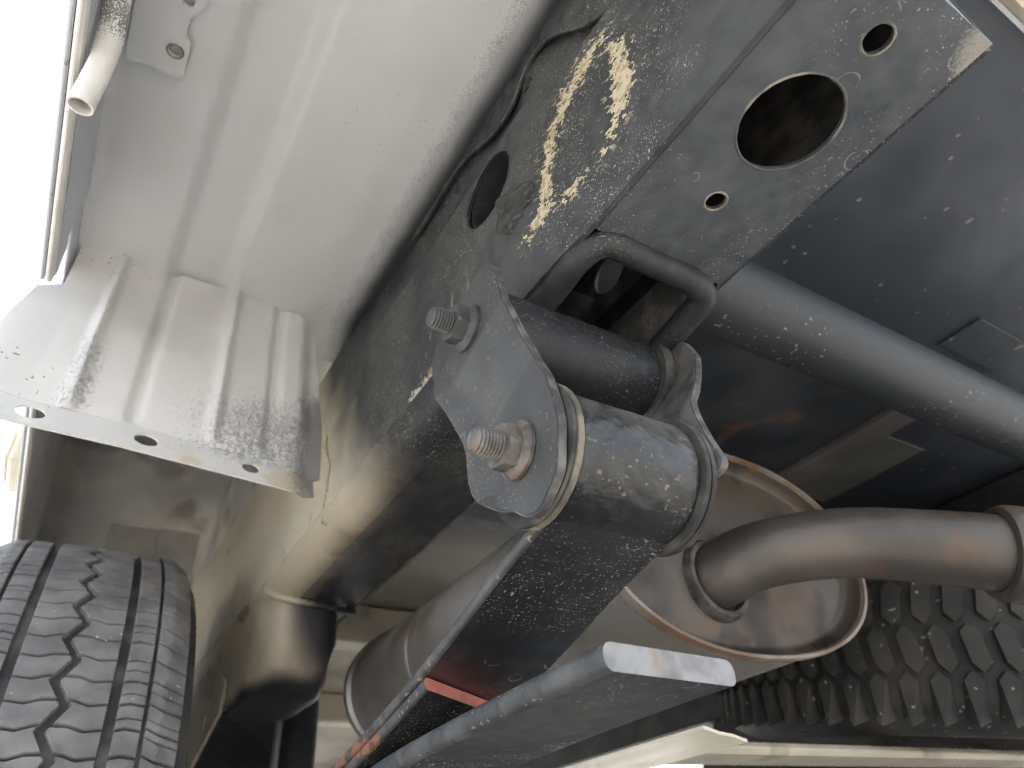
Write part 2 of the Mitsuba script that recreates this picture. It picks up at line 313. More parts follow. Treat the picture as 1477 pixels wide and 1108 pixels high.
# ------------------------------------------------------------------ mesh helpers (all in vehicle coordinates, raised by H when written)
count = {}
def key_for(name):
    k = count.get(name, 0); count[name] = k + 1
    return name if k == 0 else f'{name}_{k:03d}'
def arr(m):
    v, f, _ = meshkit.arrays(m, False); return v, f
def add(name, mesh, mat, parent=None, smooth=35):
    v, f = arr(mesh)
    m = trimesh.Trimesh(v + [0, 0, H], f, process=False)
    m.merge_vertices(digits_vertex=7); m.update_faces(m.nondegenerate_faces())
    k = key_for((parent + '__' if parent else '') + name)
    scene[k] = mikit.ply(m, mat, smooth)
    return k
def thing(name, label, cat, group=None):
    k = key_for(name); labels[k] = {'label': label, 'category': cat}
    if group: labels[k]['group'] = group
    return k
def tag(k, label, cat=None, **more):
    labels[k] = {'label': label, **({'category': cat} if cat else {}), **more}
def cat_(ms): return trimesh.util.concatenate([trimesh.Trimesh(*arr(m), process=False) for m in ms])
def cbox(x0, x1, y0, y1, z0, z1, b=.0015):
    b = min(b, .45 * min(x1 - x0, y1 - y0, z1 - z0)); P = []
    for i, x in enumerate((x0, x1)):
        for j, y in enumerate((y0, y1)):
            for k, z in enumerate((z0, z1)):
                s = [1 - 2 * i, 1 - 2 * j, 1 - 2 * k]
                for a in range(3):
                    q = np.array([x, y, z], float); 
                    for c in range(3):
                        if c != a: q[c] += s[c] * b
                    P.append(q)
    return trimesh.convex.convex_hull(np.array(P))
def prism(poly, t0, t1, fmap, refine=None, bev=0.0):
    """poly (shapely) extruded from t0 to t1; fmap maps an (n,3) array of (u,v,t) to vehicle coordinates. bev: stepped round edges."""
    def cs(g):
        rings = []
        for q in getattr(g, 'geoms', [g]):
            rings.append(np.array(q.exterior.coords)[:-1]); rings += [np.array(h.coords)[:-1] for h in q.interiors]
        return m3.CrossSection([r.tolist() for r in rings], m3.FillRule.EvenOdd)
    out = None
    if bev:
        lv = []
        for a in np.linspace(0, math.pi / 2, 4)[:-1]:
            lv.append((bev * (1 - math.cos(a)), bev * (1 - math.sin(a))))
        for dt, ins in lv:
            g = poly.buffer(-ins) if ins > 1e-9 else poly
            e = m3.Manifold.extrude(cs(g), (t1 - t0) - 2 * dt if dt * 2 < t1 - t0 else 1e-4).translate((0, 0, t0 + dt))
            out = e if out is None else out + e
    else:
        out = m3.Manifold.extrude(cs(poly), t1 - t0).translate((0, 0, t0))
    if refine: out = out.refine_to_length(refine)
    v, f = arr(out)
    w = fmap(v)
    m = trimesh.Trimesh(w, f, process=False)
    # keep outward orientation
    if m.volume < 0: m.invert()
    return m
def f_yz(x0=0.0, warp=None):      # u=y v=z t=x
    def g(v):
        x = v[:, 2] + x0
        if warp is not None: x = x + warp(v[:, 0], v[:, 1])
        return np.stack([x, v[:, 0], v[:, 1]], 1)
    return g
def f_xy(warp=None):              # u=x v=y t=z
    def g(v):
        z = v[:, 2]
        if warp is not None: z = z + warp(v[:, 0], v[:, 1])
        return np.stack([v[:, 0], v[:, 1], z], 1)
    return g
def f_xz(warp=None):              # u=x v=z t=y
    def g(v):
        y = v[:, 2]
        if warp is not None: y = y + warp(v[:, 0], v[:, 1])
        return np.stack([v[:, 0], y, v[:, 1]], 1)
    return g
def frame_of(axis):
    a = np.asarray(axis, float); a /= np.linalg.norm(a)
    x = np.cross(a, [0, 0, 1.0] if abs(a[2]) < .9 else [1.0, 0, 0]); x /= np.linalg.norm(x)
    return x, np.cross(a, x), a
def lathe(profile, origin, axis, n=64, sx=1.0, sy=1.0, closed=True):
    """profile: list of (radius, along); solid of revolution about axis."""
    x, y, a = frame_of(axis); pr_ = np.array(profile, float); th = np.arange(n) * 2 * np.pi / n
    o = np.asarray(origin, float)
    v = o + pr_[:, None, 1, None] * a + pr_[:, None, 0, None] * (sx * np.cos(th)[None, :, None] * x + sy * np.sin(th)[None, :, None] * y)
    k = len(pr_); i, j = np.meshgrid(np.arange(k - (0 if closed else 1)), np.arange(n), indexing='ij')
    i2 = (i + 1) % k
    q = np.stack([i * n + j, i * n + (j + 1) % n, i2 * n + (j + 1) % n, i2 * n + j], -1).reshape(-1, 4)
    m = trimesh.Trimesh(v.reshape(-1, 3), np.vstack([q[:, [0, 1, 2]], q[:, [0, 2, 3]]]), process=False)
    return m
def tubev(path, r, n=24, cap=True):
    p = np.asarray(path, float); r = np.broadcast_to(r, (len(p),))
    t = np.gradient(p, axis=0); t /= np.linalg.norm(t, axis=1, keepdims=True)
    a = np.cross(t[0], [.3, .2, .93]); a /= np.linalg.norm(a); A = []
    for q in t:
        a = a - q * (a @ q); a /= np.linalg.norm(a); A.append(a)
    A = np.array(A); B = np.cross(t, A); th = np.arange(n) * 2 * np.pi / n
    v = p[:, None] + r[:, None, None] * (np.cos(th)[None, :, None] * A[:, None] + np.sin(th)[None, :, None] * B[:, None])
    i, j = np.meshgrid(np.arange(len(p) - 1), np.arange(n), indexing='ij')
    q = np.stack([i * n + j, i * n + (j + 1) % n, (i + 1) * n + (j + 1) % n, (i + 1) * n + j], -1).reshape(-1, 4)
    f = [q[:, [0, 1, 2]], q[:, [0, 2, 3]]]; v = v.reshape(-1, 3)
    if cap:
        k = len(v); v = np.vstack([v, p[:1], p[-1:]]); jj = np.arange(n); L = (len(p) - 1) * n
        f += [np.stack([jj * 0 + k, (jj + 1) % n, jj], 1), np.stack([jj * 0 + k + 1, L + jj, L + (jj + 1) % n], 1)]
    return trimesh.Trimesh(v, np.vstack(f), process=False)
def hollow(path, r, t, n=32):
    """a pipe with a wall of thickness t, open at its first end"""
    o, i = tubev(path, r, n, False), tubev(path, np.asarray(r) - t, n, False); i.invert()
    k = len(path) * n; j = np.arange(n); jn = (j + 1) % n
    v = np.vstack([o.vertices, i.vertices]); ring = [np.stack([j, k + j, k + jn], 1), np.stack([j, k + jn, jn], 1)]
    return trimesh.Trimesh(v, np.vstack([o.faces, i.faces + k] + ring), process=False)
def spline(pts, n=40):
    from scipy.interpolate import CubicSpline
    p = np.asarray(pts, float); s = np.r_[0, np.cumsum(np.linalg.norm(np.diff(p, axis=0), axis=1))]
    return CubicSpline(s, p)(np.linspace(0, s[-1], n))
def sheet(us, vs, fn, t):
    """thick sheet over the grid us x vs; fn(U,V) -> (n,m,3); thickness t along the normals"""
    U, W = np.meshgrid(us, vs, indexing='ij'); P = fn(U, W)
    du, dv = np.gradient(P, axis=0), np.gradient(P, axis=1); N = np.cross(du, dv); N /= np.linalg.norm(N, axis=-1, keepdims=True)
    Q = P + t * N; n, m = U.shape; k = n * m
    i, j = np.meshgrid(np.arange(n - 1), np.arange(m - 1), indexing='ij'); a = (i * m + j).ravel(); b = a + 1; c = a + m + 1; d = a + m
    f = [np.stack([a, b, c], 1), np.stack([a, c, d], 1), np.stack([a, c, b], 1) + k, np.stack([a, d, c], 1) + k]
    def edge(idx, flip):
        x, y = idx[:-1], idx[1:]
        q = np.vstack([np.stack([x, y, y + k], 1), np.stack([x, y + k, x + k], 1)]); return q[:, ::-1] if flip else q
    g = np.arange(k).reshape(n, m)
    f += [edge(g[0], True), edge(g[-1], False), edge(g[:, 0], False), edge(g[:, -1], True)]
    return trimesh.Trimesh(np.vstack([P.reshape(-1, 3), Q.reshape(-1, 3)]), np.vstack(f), process=False)
def disp(m, amp, s, seed=0):
    v = np.array(m.vertices); m2 = trimesh.Trimesh(v, m.faces, process=False); m2.merge_vertices(); v = np.array(m2.vertices)
    v += m2.vertex_normals * (amp * (meshkit.fbm(v * s, 3, seed) - .5))[:, None]
    return trimesh.Trimesh(v, m2.faces, process=False)
def ss(a, b, x):
    t = np.clip((x - a) / (b - a), 0, 1); return t * t * (3 - 2 * t)

# ------------------------------------------------------------------ the ground
g = trimesh.Trimesh([[-120, -120, -H], [120, -120, -H], [120, 120, -H], [-120, 120, -H]], [[0, 1, 2], [0, 2, 3]], process=False)
k = add('ground', g, 'concrete', None, False); tag(k, 'sunlit pale concrete ground below the vehicle', kind='structure')

# ------------------------------------------------------------------ body: light grey floor panel on the left with its side flange
fp = thing('body_floor_panel', 'pale grey painted body floor panel with lengthwise swages left of the black rail', 'body panel')
us = np.r_[np.linspace(-.0742, .182, 130)]; vs = np.r_[np.linspace(0.0, .578, 90)]
def pf(U, W):
    z = .470 + .0075 * (ss(-.010, .006, U) - ss(.036, .052, U)) + .003 * ss(.11, .15, U)
    z = z - .0045 * ss(-.066, -.078, U)
    return np.stack([U, W, z], -1)
add('panel', sheet(us, vs, pf, .0012), 'panel_paint', fp, 30)
# hanging side flange with a crease, and its folded hem
prof = [(-.0722, .468), (-.0712, .432), (-.0722, .424), (-.0719, .412), (-.0702, .404), (-.0692, .374)]
fl = np.array(prof)
def ff(U, W):
    s = np.linspace(0, 1, len(fl)); return np.stack([np.interp(U, s, fl[:, 0]), W, np.interp(U, s, fl[:, 1])], -1)
add('side_flange', cat_([sheet(np.linspace(0, 1, 41), np.linspace(0, .447, 30), ff, -.0012), sheet(np.linspace(0, 1, 41), np.linspace(.53, 3.2, 60), ff, -.0012)]), 'flange_shade_paint', fp, 30)
add('flange_hem', cat_([cbox(-.0736, -.0694, 0, .444, .3625, .3740, .0016), cbox(-.0736, -.0694, .53, 3.2, .3625, .3740, .0016)]), 'pipe_paint', fp)
add('outer_skin', cat_([cbox(-.0772, -.0745, 0, .446, .3650, .4400, .001), cbox(-.0772, -.0745, .53, 4.2, .3650, .4400, .001), cbox(-.0772, -.0745, 0, 4.2, .4402, 1.35, .001)]), 'flange_shade_paint', fp)
# reinforcement plate with its hole, near the drain pipe
pl = Polygon([(-.064, .24), (-.022, .232), (-.026, .262), (-.029, .268), (-.0325, .273), (-.0325, .286), (-.0285, .291), (-.0285, .316), (-.034, .3185), (-.0515, .317), (-.060, .320), (-.064, .318)])
pl = pl.buffer(.002).buffer(-.002).difference(Point(-.0365, .299).buffer(.0042)).difference(Point(-.036, .262).buffer(.004))
add('weld_plate', prism(pl, .4630, .4668, f_xy(), None, .0008), 'panel_paint', fp)
add('hole_rim', lathe([(.0042, 0), (.0052, -.0006), (.0058, 0), (.0052, .001)], [-.0365, .299, .4632], [0, 0, 1], 32), 'rim_rust', fp)

# ------------------------------------------------------------------ drain pipe
path = spline([(-.0605, .2640, .330), (-.0600, .2615, .360), (-.0606, .2570, .380), (-.0618, .2490, .392), (-.0632, .2430, .402), (-.0638, .2405, .420), (-.0640, .2390, .440), (-.064, .238, .466)], 50)
rr = .0062 + .0006 * np.exp(-((np.linspace(0, 1, 50) - .45) / .12) ** 2)
k = add('drain_pipe', disp(hollow(path, rr, .0011, 36), .0004, 220, 3), 'pipe_paint', None, 50)
tag(k, 'bent pale grey drain pipe with a cut open end hanging beside the body edge', 'pipe')

# ------------------------------------------------------------------ ribbed bracket hanging from the floor panel
mb = thing('ribbed_bracket', 'pale grey pressed bracket with four ribs and a three holed lip above the tyre', 'bracket')
RB = [(-.038, -1), (.002, 1), (.056, -1), (.098, 1)]
def bend(X, Z):
    """y of the sheet: leans back towards the camera lower down, ribs pressed in and out"""
    y = .515 - .030 * ss(.47, .30, Z) ** 1.0
    e = ss(.288, .302, Z)
    for x0, s in RB:
        y = y + s * .0070 * np.exp(-((X - x0) / .0038) ** 2) * e
    y = y + .010 * ss(.118, .134, X) - .006 * ss(-.058, -.098, X)
    return y
top = [(-.0715, .474), (-.050, .476), (-.040, .470), (.006, .472), (.050, .471), (.060, .473), (.100, .470), (.128, .466), (.135, .455)]
outline = Polygon(top + [(.139, .40), (.143, .33), (.1445, .2835), (.139, .281), (.0, .2915), (-.096, .2955), (-.099, .31), (-.094, .36), (-.086, .405), (-.0715, .418)])
add('panel', prism(outline.buffer(.0015).buffer(-.0015), 0, .0016, f_xz(bend), .0024), 'bracket_paint', mb, 40)
# lip: turned towards the camera, edge folded down
yl = .4865
lip = Polygon([(-.099, .002), (-.099, -.0285), (.116, -.0285), (.1265, -.0265), (.139, -.020), (.1395, .003)])
for hx, a, b in ((-.0565, .0088, .0066), (.0145, .0080, .0062), (.0875, .0064, .0056)):
    from shapely.affinity import scale as sscale
    lip = lip.difference(sscale(Point(hx, -.0135).buffer(1.0, 16), a, b))
def fl_lip(v):
    s = -v[:, 1]; x = v[:, 0]
    z0 = np.interp(x, [-.099, 0, .139, .1445], [.2955, .2915, .281, .2815])
    y = yl - .006 * ss(-.058, -.098, x) + .010 * ss(.118, .134, x) - s * .42 - v[:, 2] * .9
    z = z0 - s * .91 + v[:, 2] * .42 - .001 * ss(.0255, .029, s)
    y = y - .0025 * ss(.0255, .029, s)
    return np.stack([x, y, z], 1)
add('lip', prism(lip, 0, .0012, fl_lip, .003), 'bracket_paint', mb, 40)

# ------------------------------------------------------------------ wheel arch liner and beige bits behind the tyre
wa = thing('wheel_arch', 'dirty mottled wheel arch liner above the tyre', 'wheel arch')
def af(U, W):
    return np.stack([U, .92 - .60 * np.cos(W), .02 + .60 * np.sin(W) + .006 * np.sin(U * 60)], -1)
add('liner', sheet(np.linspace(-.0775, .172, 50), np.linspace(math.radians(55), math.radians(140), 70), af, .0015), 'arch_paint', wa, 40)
add('front_wall', cbox(-.074, .168, 1.375, 1.38, -.05, .42), 'arch_paint', wa)
add('side_wall', cbox(.1700, .1745, .50, 1.40, .4740, .66, .001), 'arch_paint', wa)
add('seam_flange', cbox(.02, .118, 1.165, 1.170, .470, .520, .001), 'pipe_paint', wa)
add('tab', cbox(.090, .148, 1.14, 1.1446, .440, .512, .001), 'pipe_paint', wa)
add('unseen_body_roof', cbox(-.0772, 1.52, -.028, 4.2, 1.3505, 1.36, .001), 'flange_shade_paint', fp)  # unseen top of the body, added to stop sky light leaking in
k = add('side_marker', cat_([cbox(-.100, -.0774, .82, .90, .418, .468, .004), cbox(-.105, -.1003, .83, .89, .425, .460, .003)]), 'cream_paint')
tag(k, 'small cream block on the outside of the body edge above the tyre', 'trim')

# ------------------------------------------------------------------ rear wheel on the left
wh = thing('rear_tyre', 'worn grey road wheel standing with zigzag grooved tread at the lower left', 'tyre')
WC = np.array([.009, .92, .02]); RT = .330
def crown(dx): return RT - .55 * dx ** 2 - .012 * ss(.074, .092, np.abs(dx))
dx = np.linspace(-.086, .086, 41)
GD = .0058
prof = [(float(crown(d)) - GD, d) for d in dx]
side = [(.302, .094), (.280, .0985), (.250, .099), (.225, .093), (.195, .080), (.182, .074)]
prof = prof + side + [(r, -d) for r, d in side[::-1]]
add('carcass', lathe(prof, WC, [1, 0, 0], 160), 'sidewall_rubber', wh, 40)
tyre_key = wh + '__carcass'
rim = [(.184, .076), (.190, .083), (.186, .086), (.176, .078), (.165, .070), (.150, .02), (.06, .0), (.03, .0), (.03, -.004), (.06, -.004), (.150, .012), (.160, -.06), (.176, -.078), (.186, -.086), (.190, -.083), (.184, -.076)]
add('rim', lathe(rim, WC, [1, 0, 0], 96), 'wheel_steel', wh, 40)
def zig(th):   # lateral position of the centre groove
    s = (th / PIT) % 2.0
    return .0055 * (abs(s - 1) * 2 - 1)
PIT = math.radians(3.35); rnd = random.Random(4)
def block_poly(col, i):
    """corner list (dx, theta in pitch units) of one tread block"""
    a, b = i + .06, i + .94
    wob = lambda: rnd.uniform(-.03, .03)
    if col in (2, 3):   # ribs beside the zigzag groove: slanted, kinked joints
        s = 1 if col == 2 else -1
        g = .0036
        edge = [(s * -.0322, a + .10), (s * -.020, a + .02), (s * -.010, a + .20)]
        far = [(s * -.0322, b + .10), (s * -.020, b + .02), (s * -.010, b + .20)]
        zz = lambda t: zig(t * PIT)
        def ze(t): return zz(t) - s * g
        m_ = math.ceil(a + .25)
        A = [(ze(a + .22), a + .22)] + ([(ze(m_), m_)] if a + .22 < m_ < b + .22 else []) + [(ze(b + .20), b + .20)]
        return edge[:3] + A + far[::-1]
    if col in (0, 5):
        s = -1 if col == 0 else 1
        x0, x1 = s * .0602, s * .085
        return [(x0, a + .25), (s * .068, a + .05), (x1, a), (x1, b), (s * .068, b + .05), (x0, b + .25)]
    s = -1 if col == 1 else 1
    x0, x1 = s * .0398, s * .0570
    return [(x0, a + .10), (s * .047, a + .20), (x1, a + .12), (x1, b + .12), (s * .047, b + .20), (x0, b + .10)]
def one_block(pts):
    pg = Polygon([(p[0], p[1] * PIT * RT) for p in pts]).buffer(0)
    if pg.geom_type != 'Polygon': pg = max(pg.geoms, key=lambda g_: g_.area)
    dep = rnd.uniform(-.0003, .0002)
    inner = np.array(pg.exterior.coords)[:-1]
    mid = inner.mean(0)
    def lift(q, h):
        th = q[:, 1] / RT; r = crown(q[:, 0]) + h
        return np.stack([WC[0] + q[:, 0], WC[1] - r * np.cos(th), WC[2] + r * np.sin(th)], 1)
    n = len(inner); d_ = inner - mid; L = np.linalg.norm(d_, axis=1, keepdims=True)
    topq = inner - d_ / L * .0007
    rows = [lift(inner + d_ / L * .0004, -GD - .0006), lift(inner, -.0009 + dep), lift(topq, dep)]
    cen = lift(mid[None], dep)
    v = np.vstack(rows + [cen]); f = []
    for r in range(2):
        for j in range(n):
            a, b = r * n + j, r * n + (j + 1) % n
            f += [[a, b, b + n], [a, b + n, a + n]]
    for j in range(n): f.append([2 * n + j, 2 * n + (j + 1) % n, 3 * n])
    m = trimesh.Trimesh(v, f, process=False)
    if (m.face_normals[-1] @ (v[-1] - WC)) < 0: m.invert()
    return m
def block_mesh(col, i):
    pts = np.array(block_poly(col, i))
    if col in (0, 1, 4, 5) and rnd.random() < .75:      # a sipe across the block, at an uneven place
        t0 = i + .38 + .3 * rnd.random(); n = len(pts) // 2
        lo, hi = pts.copy(), pts.copy(); off = pts[:, 1] - np.where(np.arange(len(pts)) < n, i + .06, i + .94)
        lo[n:, 1] = t0 - .025 + off[n:]; hi[:n, 1] = t0 + .025 + off[:n]
        return cat_([one_block(lo), one_block(hi)])
    return one_block(pts)
rest = []
for i in range(int(2 * math.pi / PIT)):
    vis = math.radians(8) < i * PIT < math.radians(66)
    for col in range(6):
        m = block_mesh(col, i)
        if vis: add('tread_block', m, 'tread_rubber', tyre_key, 20)
        else: rest.append(m)
k = add('tread', cat_(rest), 'tread_rubber', tyre_key, 20); labels[k] = {'kind': 'stuff', 'label': 'rest of the tread blocks round the tyre'}
# groove floor: pale grit in the grooves
add('groove_floor', lathe([(float(crown(d)) - GD + .0006, d) for d in np.linspace(-.080, .080, 31)] + [(float(crown(d)) - GD - .003, d) for d in np.linspace(.080, -.080, 31)], WC, [1, 0, 0], 160), 'groove_rubber', tyre_key, 40)

# ------------------------------------------------------------------ frame rail
fr = thing('frame_rail', 'black chassis frame rail with round holes and a yellowish wax patch on its side', 'frame rail')
circ = lambda u, v, a, b=None: sscale(Point(u, v).buffer(1.0, 24), a, b or a)
side_poly = Polygon([(.010, .2635), (.285, .2635), (.300, .2880), (2.6, .2880), (2.6, .472), (.010, .472)])
side_poly = side_poly.difference(circ(.2535, .3930, .0300, .0275)).difference(circ(.198, .445, .006))
def wsid(y, z): return .0065 * ss(.400, .412, z) * (1 - ss(.165, .215, y)) + .0065 * ss(.424, .434, z) * ss(.19, .22, y) * (1 - ss(.40, .52, y)) - .0025 * ss(.33, .30, z) * ss(.16, .2, y) * (1 - ss(.24, .3, y))
add('side_wall', prism(side_poly, 0, .003, f_yz(.170, wsid), .012), 'rail_side_paint', fr, 25)
lipc = spline([(.10, .395), (.133, .411), (.159, .444), (.179, .459), (.195, .458), (.212, .444), (.230, .441), (.250, .447), (.282, .464), (.33, .467), (.378, .4685)], 60)
lp = Polygon([tuple(p) for p in lipc] + [(.378, .4725), (.10, .4725)])
add('seam_lip', prism(lp.buffer(.0001), 0, .0022, f_yz(.1705), .01, .0006), 'black_paint', fr, 30)
# oval hole rim, rolled inwards
th = np.linspace(0, 2 * np.pi, 65)
add('hole_rim', tubev(np.stack([.1706 + 0 * th, .2535 + .0302 * np.cos(th), .3930 + .0277 * np.sin(th)], 1), .0013, 10, False), 'black_paint', fr, 60)
add('seam_lip', tubev(np.stack([lipc[:, 0] * 0 + .1704, lipc[:, 0], lipc[:, 1]], 1)[8:], .0005, 8), 'worn_edge', fr, 60)
add('hole_sleeve', lathe([(.0268, .1735), (.0290, .1735), (.0290, .2500), (.0268, .2500)], [0, .2535, .3930], [1, 0, 0], 48), 'dull_black', fr, 40)
bot = sbox(.1740, .010, .2615, .166).difference(circ(.2155, .077, .0235)).difference(circ(.2165, .033, .0062)).difference(circ(.2165, .1240, .0050))
add('bottom_plate', prism(bot, .2650, .2680, f_xy(), None, .0008), 'hazed_dusty_black', fr, 30)
tag(fr + '__bottom_plate', 'speckled bottom plate of the rail with one large and two small round holes')
for (cx, cy, r_) in ((.2155, .077, .0236), (.2165, .033, .0064), (.2165, .1240, .0052)):
    add('hole_rim', disp(lathe([(r_ - .0004, -.0002), (r_ + .0002, -.0007), (r_ + .0009, -.0002), (r_ + .0002, .0006)], [cx, cy, .2652], [0, 0, 1], 72), .0009, 260, 2), 'rim_dust', fr, 60)
add('flange', cbox(.2622, .2675, .012, .172, .2685, .2712, .0008), 'black_paint', fr)
inner = Polygon([(.010, .2722), (.168, .2722), (.2355, .2625), (2.6, .2625), (2.6, .472), (.010, .472)]).difference(circ(.244, .345, .016, .014))
add('inner_wall', prism(inner, 0, .0025, f_yz(.2595), None), 'inner_plate_paint', fr, 25)  # lighter grey finish stands in for light reaching the inside
add('front_bottom_plate', cat_([cbox(.1955, .2590, .262, 2.6, .2630, .2660, .001), cbox(.1735, .1955, .262, .297, .2632, .2662, .001)]), 'rail_bottom_paint', fr)
def cornf(U, W):
    rr_ = .0255; r0 = rr_ * (.55 + .45 * ss(.29, .42, W)); a = U * math.pi / 2
    return np.stack([.1955 - rr_ * np.cos(a) ** (1.0), W, .2885 - rr_ * np.sin(a)], -1)
add('rounded_corner', sheet(np.linspace(0, 1, 14), np.linspace(.292, 2.6, 120), cornf, -.0022), 'rail_bottom_paint', fr, 60)
add('end_plate', cbox(.1735, .2590, .0105, .0130, .2690, .470, .0008), 'black_paint', fr)
add('top_plate', cbox(.1835, .2590, .016, 2.6, .4660, .4690, .0008), 'black_paint', fr)
# seam sealer bead along the lower corner of the beige stretch
rs = np.random.RandomState(3)
ys = np.linspace(.56, 1.3, 90)
bead = np.stack([.1702 + .0004 * rs.randn(90), ys, .2835 + .003 * rs.randn(90) * .5], 1)
add('seam_bead', tubev(bead, .0007 + .0006 * rs.rand(90), 6), 'cup_paint', fr, 60)
cr = spline([(.1688, .552, .272), (.1685, .556, .30), (.1688, .552, .33), (.1686, .562, .352), (.1687, .572, .376)], 40)
cr[:, 1] += .0025 * rs.randn(40) * .5
add('seam_bead', tubev(cr, .0004 + .0009 * rs.rand(40), 6), 'cup_paint', fr, 60)
# spring hanger opening: rolled U of the bracket round the hole in the bottom
upath = spline([(.1745, .236, .2585), (.1760, .222, .2595), (.1765, .200, .2608), (.1775, .180, .2630), (.1835, .1715, .2650), (.196, .1695, .2650), (.222, .1695, .2640), (.245, .1700, .2625), (.2540, .1735, .2610), (.2575, .186, .2595), (.2580, .205, .2570), (.2575, .226, .2540), (.2570, .240, .2520)], 90)
add('hanger_frame', tubev(upath, .0076, 20), 'dull_black', fr, 60)
add('hanger_frame', cbox(.2515, .2538, .174, .258, .2580, .2930, .0006), 'inner_plate_paint', fr)  # lit strip inside the opening, made by a lighter finish
add('hanger_frame', cbox(.2555, .2590, .176, .258, .2960, .3130, .0006), 'black_paint', fr)
add('hanger_frame', cbox(.1742, .2585, .2605, .2630, .2680, .3350, .0008), 'black_paint', fr)
# cross tube of the hanger that carries the upper bushing
add('hanger_tube', lathe([(.0245, .1470), (.0245, .2505), (.016, .2505), (.016, .1470)], [0, .2365, .2405], [1, 0, 0], 64), 'dull_black', fr, 40)
add('rubber_ring', lathe([(.0285, .2510), (.0295, .2522), (.0295, .2570), (.0285, .2582), (.012, .2582), (.012, .2510)], [0, .2365, .2405], [1, 0, 0], 64), 'rubber_dark', fr, 40)
add('rubber_ring', lathe([(.0280, .1415), (.0288, .1425), (.0288, .1455), (.0280, .1465), (.012, .1465), (.012, .1415)], [0, .2365, .2405], [1, 0, 0], 64), 'rubber_dark', fr, 40)
# lump of sealer beside the oval hole
for (y_, z_, a, b, c) in ((.2235, .349, .0026, .027, .0105), (.2300, .340, .0024, .020, .0120)):
    s = trimesh.creation.icosphere(4, 1.0); s.vertices *= [a, b, c]
    R_ = trimesh.transformations.rotation_matrix(math.radians(38), [1, 0, 0]); s.apply_transform(R_); s.apply_translation([.1700, y_, z_])
    add('sealer_lump', disp(s, .0060, 150, int(y_ * 1000)), 'sealant', fr, 60)
# ------------------------------------------------------------------ bump stop cup below the rail
bs = thing('bump_stop_cup', 'beige cup shaped stop with shade coloured onto its right side and base hanging below the rail near the tyre', 'bump stop')
def bulge(z, ax, ay, cx, cy, n=72):
    a = np.arange(n) * 2 * np.pi / n; e = .6
    return np.stack([cx + ax * np.sign(np.cos(a)) * np.abs(np.cos(a)) ** e, cy + ay * np.sign(np.sin(a)) * np.abs(np.sin(a)) ** e, np.full(n, z)], 1)
_bl = [(.300, .034, .14, .206, .860), (.285, .038, .15, .208, .855), (.268, .0425, .148, .2115, .848), (.258, .0435, .138, .2115, .838), (.246, .0435, .126, .2115, .828), (.232, .043, .115, .2115, .823), (.216, .042, .105, .2115, .822), (.202, .0405, .095, .212, .822), (.192, .0385, .087, .212, .823), (.186, .0365, .080, .2125, .823), (.182, .034, .072, .2125, .823), (.180, .018, .04, .2125, .823)]
def rings_(R_):
    n = len(R_[0]); v = np.vstack(R_ + [R_[-1].mean(0)[None]]); f = []; j = np.arange(n)
    for i in range(len(R_) - 1):
        a = i * n + j; b = i * n + (j + 1) % n; f += [np.stack([a, b, b + n], 1), np.stack([a, b + n, a + n], 1)]
    i = len(R_) - 1; f.append(np.stack([i * n + j, i * n + (j + 1) % n, j * 0 + len(v) - 1], 1))
    m = trimesh.Trimesh(v, np.vstack(f), process=False); trimesh.repair.fix_normals(m); return m
add('cup', disp(rings_([bulge(*b) for b in _bl]), .014, 24, 5), 'cup_paint', bs, 60)
add('lip', tubev(spline([(.170, .735, .281), (.178, .712, .2655), (.195, .700, .259), (.22, .700, .257), (.245, .708, .258), (.262, .722, .262)], 40), .0035, 12), 'rail_bottom_paint', bs, 60)
add('gusset', prism(Polygon([(.86, .262), (.88, .19), (1.02, .145), (1.25, .262)]).difference(Point(.95, .195).buffer(.008)), 0, .004, f_yz(.170)), 'beige_paint', bs)

# ------------------------------------------------------------------ shackle
sh = thing('spring_shackle', 'grey steel shackle of two pressed plates with bolts joining rail and leaf spring', 'shackle')
LO, UPV = np.array([.2135, .1555]), np.array([.2365, .2405])
oy = [(.211, .2660), (.2065, .2560), (.2030, .2370), (.1990, .2120), (.1940, .1930), (.1880, .1810), (.1845, .1650), (.1835, .1540), (.1885, .1330), (.2035, .1215), (.2140, .1235), (.2240, .1320), (.2300, .1330), (.2450, .1440), (.2500, .1560), (.2510, .1760), (.2570, .1950), (.2665, .2170), (.2705, .2340), (.2690, .2500), (.2560, .2640), (.2340, .2690), (.2200, .2720)]
def softpoly(p, r=.003):
    from scipy.ndimage import gaussian_filter1d
    b = Polygon(p).buffer(-r).buffer(2 * r).buffer(-r).exterior
    q = np.array([b.interpolate(t, normalized=True).coords[0] for t in np.linspace(0, 1, 401)[:-1]])
    return Polygon(gaussian_filter1d(q, 3.2, axis=0, mode='wrap')).simplify(.00004)
def along(y, z):   # distance along the plate from the lower pivot
    d = (UPV - LO) / np.linalg.norm(UPV - LO); return (y - LO[0]) * d[0] + (z - LO[1]) * d[1]
def front_strip(y, z):  # 0..1 over the bent strip along the front edge
    e = LineString([(.2180, .118), (.2350, .1450), (.2360, .176), (.2430, .200), (.2590, .226), (.2620, .262)])
    ez = np.array(e.coords); yb = np.interp(z, ez[:, 1], ez[:, 0]); return np.clip((y - yb) / .010, 0, 1.2)
def out_warp(y, z):
    s = along(y, z) + .12 * (y - .226)
    j = -.0125 * ss(.030, .036, s) * .45 - .0125 * ss(.064, .072, s) * .55
    s2 = np.clip((s - .033) / .038, 0, 1)
    j = -.0090 * s2 - .0006 * np.exp(-((s - .033) / .0022) ** 2) - .0006 * np.exp(-((s - .071) / .0022) ** 2)
    return j - .0050 * front_strip(y, z)
